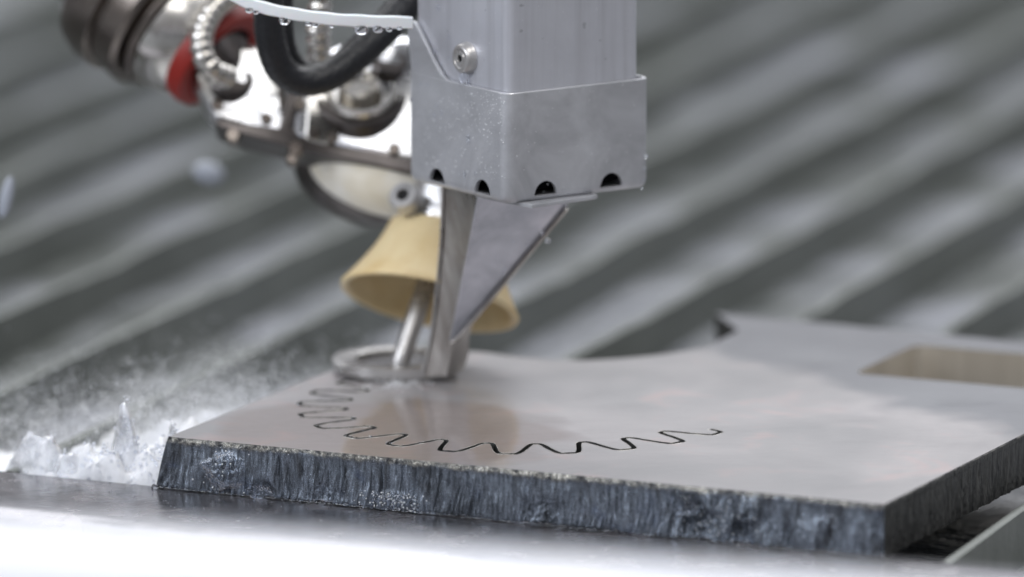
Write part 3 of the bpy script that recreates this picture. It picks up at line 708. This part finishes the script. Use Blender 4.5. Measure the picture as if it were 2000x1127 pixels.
blob('clinging_water', mm(FL.x, FL.y, -16)+AX*.034, 5, 1.8, 2.2, 5, m_glass, 'clear water at the foot of the cut face')
blob('clinging_water', mm(FL.x, FL.y, -15)+AX*.086, 9, 1.7, 2.8, 6, m_glass, 'clear water at the foot of the cut face')
bm = bmesh.new(); fp = [mm(FL.x, FL.y, -18.0) + AX*(u*.001) - AY*.0006 for u in [x*.5 for x in range(-12, 527)]]
tube(bm, fp, lambda i: .9+1.0*abs(fbm(Vector((i*.06, 2, 0)), 4))+.5*noise.noise(Vector((i*.5, 0, 0))), 10)
stuff('water_fringe', bm, m_glass, 'clear water fringe along the foot of the plate')
bm = bmesh.new()
for i in range(620):
    x = 812 + 174*rnd(0, 1)**.7; y = rnd(180, 325 + (x-808)*.2)
    q_ = .25 + .75*max(0, noise.noise(Vector((x*.02, y*.012, 3)))*2+.4)*(x-790)/190
    if rnd(0, 1) < q_: ico(bm, onleft(x, y, 0), rnd(.09, .24), 1)
for i in range(70): ico(bm, hpt(rnd(2, 59), -.02, rnd(zb+2, zt-1)), rnd(.08, .2), 1)
for i in range(40): ico(bm, onleft(rnd(830, 985), rnd(5, 150), TA0) if rnd(0,1) < .6 else hpt(rnd(6, 54), TB0, rnd(zt+2, zt+34)), rnd(.08, .18), 1)
stuff('frost_droplets', bm, m_foam, 'fine white mist beads on the housing sleeve')
# jet stub
bm = bmesh.new(); p = WZ(773, 748, .8)
tube(bm, [HP(776, 730, 0), HP(774, 742, 0), Vector((p.x, p.y, -.0005))], lambda i: [.6, .8, 1.3][i], 12)
tag(bmobj('water_jet', bm, m_foam, None, True), 'short white water jet striking the plate below the nozzle', 'water jet')
bm = bmesh.new()
for i in range(200):
    a = rnd(0, 6.28); rr = rnd(0, 1)**1.5*13; ico(bm, mm(p.x*1000+rr*math.cos(a), p.y*1000+rr*math.sin(a), rnd(0, 1.5)), rnd(.1, .4), 1)
stuff('jet_spatter', bm, m_foam, 'spatter round the jet')
# aerated water left of the plate, heightfield of lumps
def foam_field(name, x0, x1, y0, y1, nx, ny, hfun, label, m=None):
    vs = []; fs = []
    for j in range(ny+1):
        for i in range(nx+1):
            x = x0+(x1-x0)*i/nx; y = y0+(y1-y0)*j/ny; vs.append(mm(x, y, hfun(x, y)))
    for j in range(ny):
        for i in range(nx): a = j*(nx+1)+i; fs.append((a, a+1, a+nx+2, a+nx+1))
    tag(pyobj(name, vs, fs, m or m_foam, None, True), label, None, None, 'stuff')
def hf(x, y, crown=False):
    v = Vector((x, y, 0)); rel = v - Vector((FL.x, FL.y, 0))
    n_ = rel.dot(Vector((ax2.x, ax2.y, 0))); s_ = rel.dot(Vector((ay2.x, ay2.y, 0)))     # n_ <0: left of the plate; s_: behind its corner
    base = 22*math.exp(-max(0, -n_)/62)*(1 if s_ > 1 else 0)
    base *= .75+.5*noise.noise(v*.03)
    nr = math.exp(-(max(0, s_-45)/40)**2)
    l = abs(fbm(v*.04, 3))*17 + abs(noise.noise(v*.16))*(1+4*nr) + fbm(v*.7, 3)*1.2*nr
    h = -33 + base*1.15 + l*math.exp(-max(0, -n_-30)/80)*.85
    h += 5*math.exp(-(((n_+30)/30)**2+((s_-16)/14)**2))
    h -= 22*(1-math.exp(-(max(0, s_-60)/135)**2)) + 14*(1-math.exp(-(max(0, -n_-60)/90)**2))
    if crown:                                    # clear water thrown up beside the plate corner
        h = -60
        k1 = .80+.42*(.5+fbm(v*.07, 2))+.10*noise.noise(v*.3); sub = noise.noise(v*.5)*1.0+noise.noise(v*1.1)*.4
        h += 54*math.exp(-(((n_+23)/12)**2+((s_-16)/10)**2))*k1
        h = max(h, -60+66*math.exp(-(((n_+13)/4.5)**2+((s_-28)/6)**2))*(.92+.16*noise.noise(v*.3)))
        h = max(h, -60+50*math.exp(-(((n_+54)/24)**2+((s_-14)/10)**2)**1.3)*(.90+.24*(.5+fbm(v*.08, 2))))
        h = max(h, -60+46*math.exp(-(((n_+5)/6)**2+((s_-12)/8)**2))*k1) + sub
    if n_ > 0: h = min(h, -20)
    h -= 30*max(0, 1-max(0, s_-1.5)/6.5)**1.5
    return min(h, 12 if crown else -3)
foam_field('foam', -330, -20, -100, 330, 420, 520, hf, 'white aerated water churning over the slats left of the plate')
foam_field('splash', -235, -108, -80, -5, 330, 210, lambda x, y: hf(x, y, True), 'clear churning splash thrown up at the near left corner of the plate', m_wet)
bm = bmesh.new()
for i in range(700):
    s_ = min(60, abs(random.gauss(0, 1))*20+3); n_ = -abs(random.gauss(0, 1))*36-1
    p = mm(FL.x, FL.y, 0) + AX*n_*.001 + AY*s_*.001; h = max(hf(p.x*1000, p.y*1000), hf(p.x*1000, p.y*1000, True) if s_ < 45 else -99)
    ico(bm, Vector((p.x, p.y, (h+rnd(0, 5)*rnd(0, 1))*.001)), rnd(.15, .7)*(1 if rnd(0,1) < .9 else 1.6), 2)
stuff('splash_droplets', bm, m_glass, 'clear droplets thrown up left of the plate corner')
# spray: thousands of fine airborne droplets, densest by the plate
tb = bmesh.new(); bmesh.ops.create_icosphere(tb, subdivisions=1, radius=1); tv = [v.co.copy() for v in tb.verts]; tf = [[v.index for v in f.verts] for f in tb.faces]; tb.free()
vs = []; fs = []; cnt = 0
while cnt < 36000:
    n_ = -abs(random.gauss(0, 1))*70+4; s_ = rnd(0, 1)**.8*190-2
    if n_ > -1 and s_ < 170: continue
    q3 = mm(FL.x, FL.y, 0) + AX*n_*.001 + AY*s_*.001
    dn = noise.noise(Vector((q3.x*22, q3.y*14, 1)))*.9 + .45
    if rnd(0, 1) > dn: continue
    hz = -26 + random.expovariate(1)*(7 + 6*max(0, noise.noise(Vector((q3.x*30, q3.y*30, 5)))))*math.exp(-max(0, -n_-90)/60)
    if hz > 6: continue
    c3 = Vector((q3.x, q3.y, hz*.001)); r3 = rnd(.09, .30)*.001*(1 if rnd(0,1) < .985 else 1.8)*(.6 if s_ < 40 else 1); b0 = len(vs)
    vs += [c3 + v*r3 for v in tv]; fs += [[b0+k for k in f] for f in tf]; cnt += 1
me = bpy.data.meshes.new('spray'); me.from_pydata([tuple(v) for v in vs], [], fs); me.update()
tag(finish(me, 'spray', m_foam, None, True), 'white spray of fine droplets over the slats left of the plate', None, None, 'stuff')
# wet beads along the foot of the cut edge and on the ledge
bm = bmesh.new()
def bead(u, d, outm, r): ico(bm, mm(FL.x, FL.y, -d) + AX*u*.001 - AY*outm*.001, r, 1)
for i in range(120): bead(random.gauss(85, 6), rnd(12, 17.6), rnd(.4, 1.3), rnd(.12, .42))
for i in range(25): bead(random.gauss(21, 6), rnd(1, 17), rnd(.6, 2), rnd(.12, .5))
for i in range(260): bead(rnd(0, 262), rnd(.2, 2.4), rnd(.1, .6), rnd(.08, .24))
for i in range(120): bead(random.gauss(200, 20), rnd(1, 16), rnd(.5, 1.4), rnd(.1, .32))
for i in range(260): bead(rnd(-60, 262), 18.2, rnd(1, 26), rnd(.1, .34))
bm2 = bmesh.new()
for i in range(90): ico(bm2, mm(FL.x, FL.y, -rnd(11.5, 17.8)) + AX*random.gauss(85, 6)*.001 - AY*rnd(1, 2)*.001, rnd(.12, .3), 1)
for i in range(14): ico(bm2, mm(FL.x, FL.y, -rnd(2, 17)) + AX*random.gauss(20, 5)*.001 - AY*rnd(1.5, 3)*.001, rnd(.12, .34), 1)
for i in range(60): ico(bm2, mm(FL.x, FL.y, -rnd(3, 17)) + AX*random.gauss(204, 8)*.001 - AY*rnd(1, 2)*.001, rnd(.1, .25), 1)
stuff('edge_froth', bm2, m_foam, 'white froth caught on the cut face')
stuff('edge_beads', bm, m_glass, 'bright water beads along the front cut edge and ledge')
# spatter standing over the left teeth of the slot
bm = bmesh.new()
for i in range(110):
    q = path[int(rnd(.45, 1)*(len(path)-1))]; ico(bm, mm(q.x+rnd(-1,1), q.y+rnd(-1,1), .1), rnd(.15, .5), 1)
stuff('slot_spatter', bm, m_glass, 'water beads lying along the left teeth of the cut')
# drops caught in the air
for (x, y, y_, r, sc, lab) in ((12, 385, 60, 2.6, (.9,1,3.0), 'long falling water drop near the left border'), (408, 338, 200, 4.6, (1.3,1,.9), 'blurred water drop hanging in the air below the rotary joint')):
    bm = bmesh.new(); vv = ico(bm, Vector((0,0,0)), r, 3, sc)
    for v_ in vv: v_.co = Matrix.Rotation(R(14), 3, 'Y') @ v_.co + WY(x, y, y_)
    tag(bmobj('water_drop', bm, m_drop, None, True), lab, 'water drop')
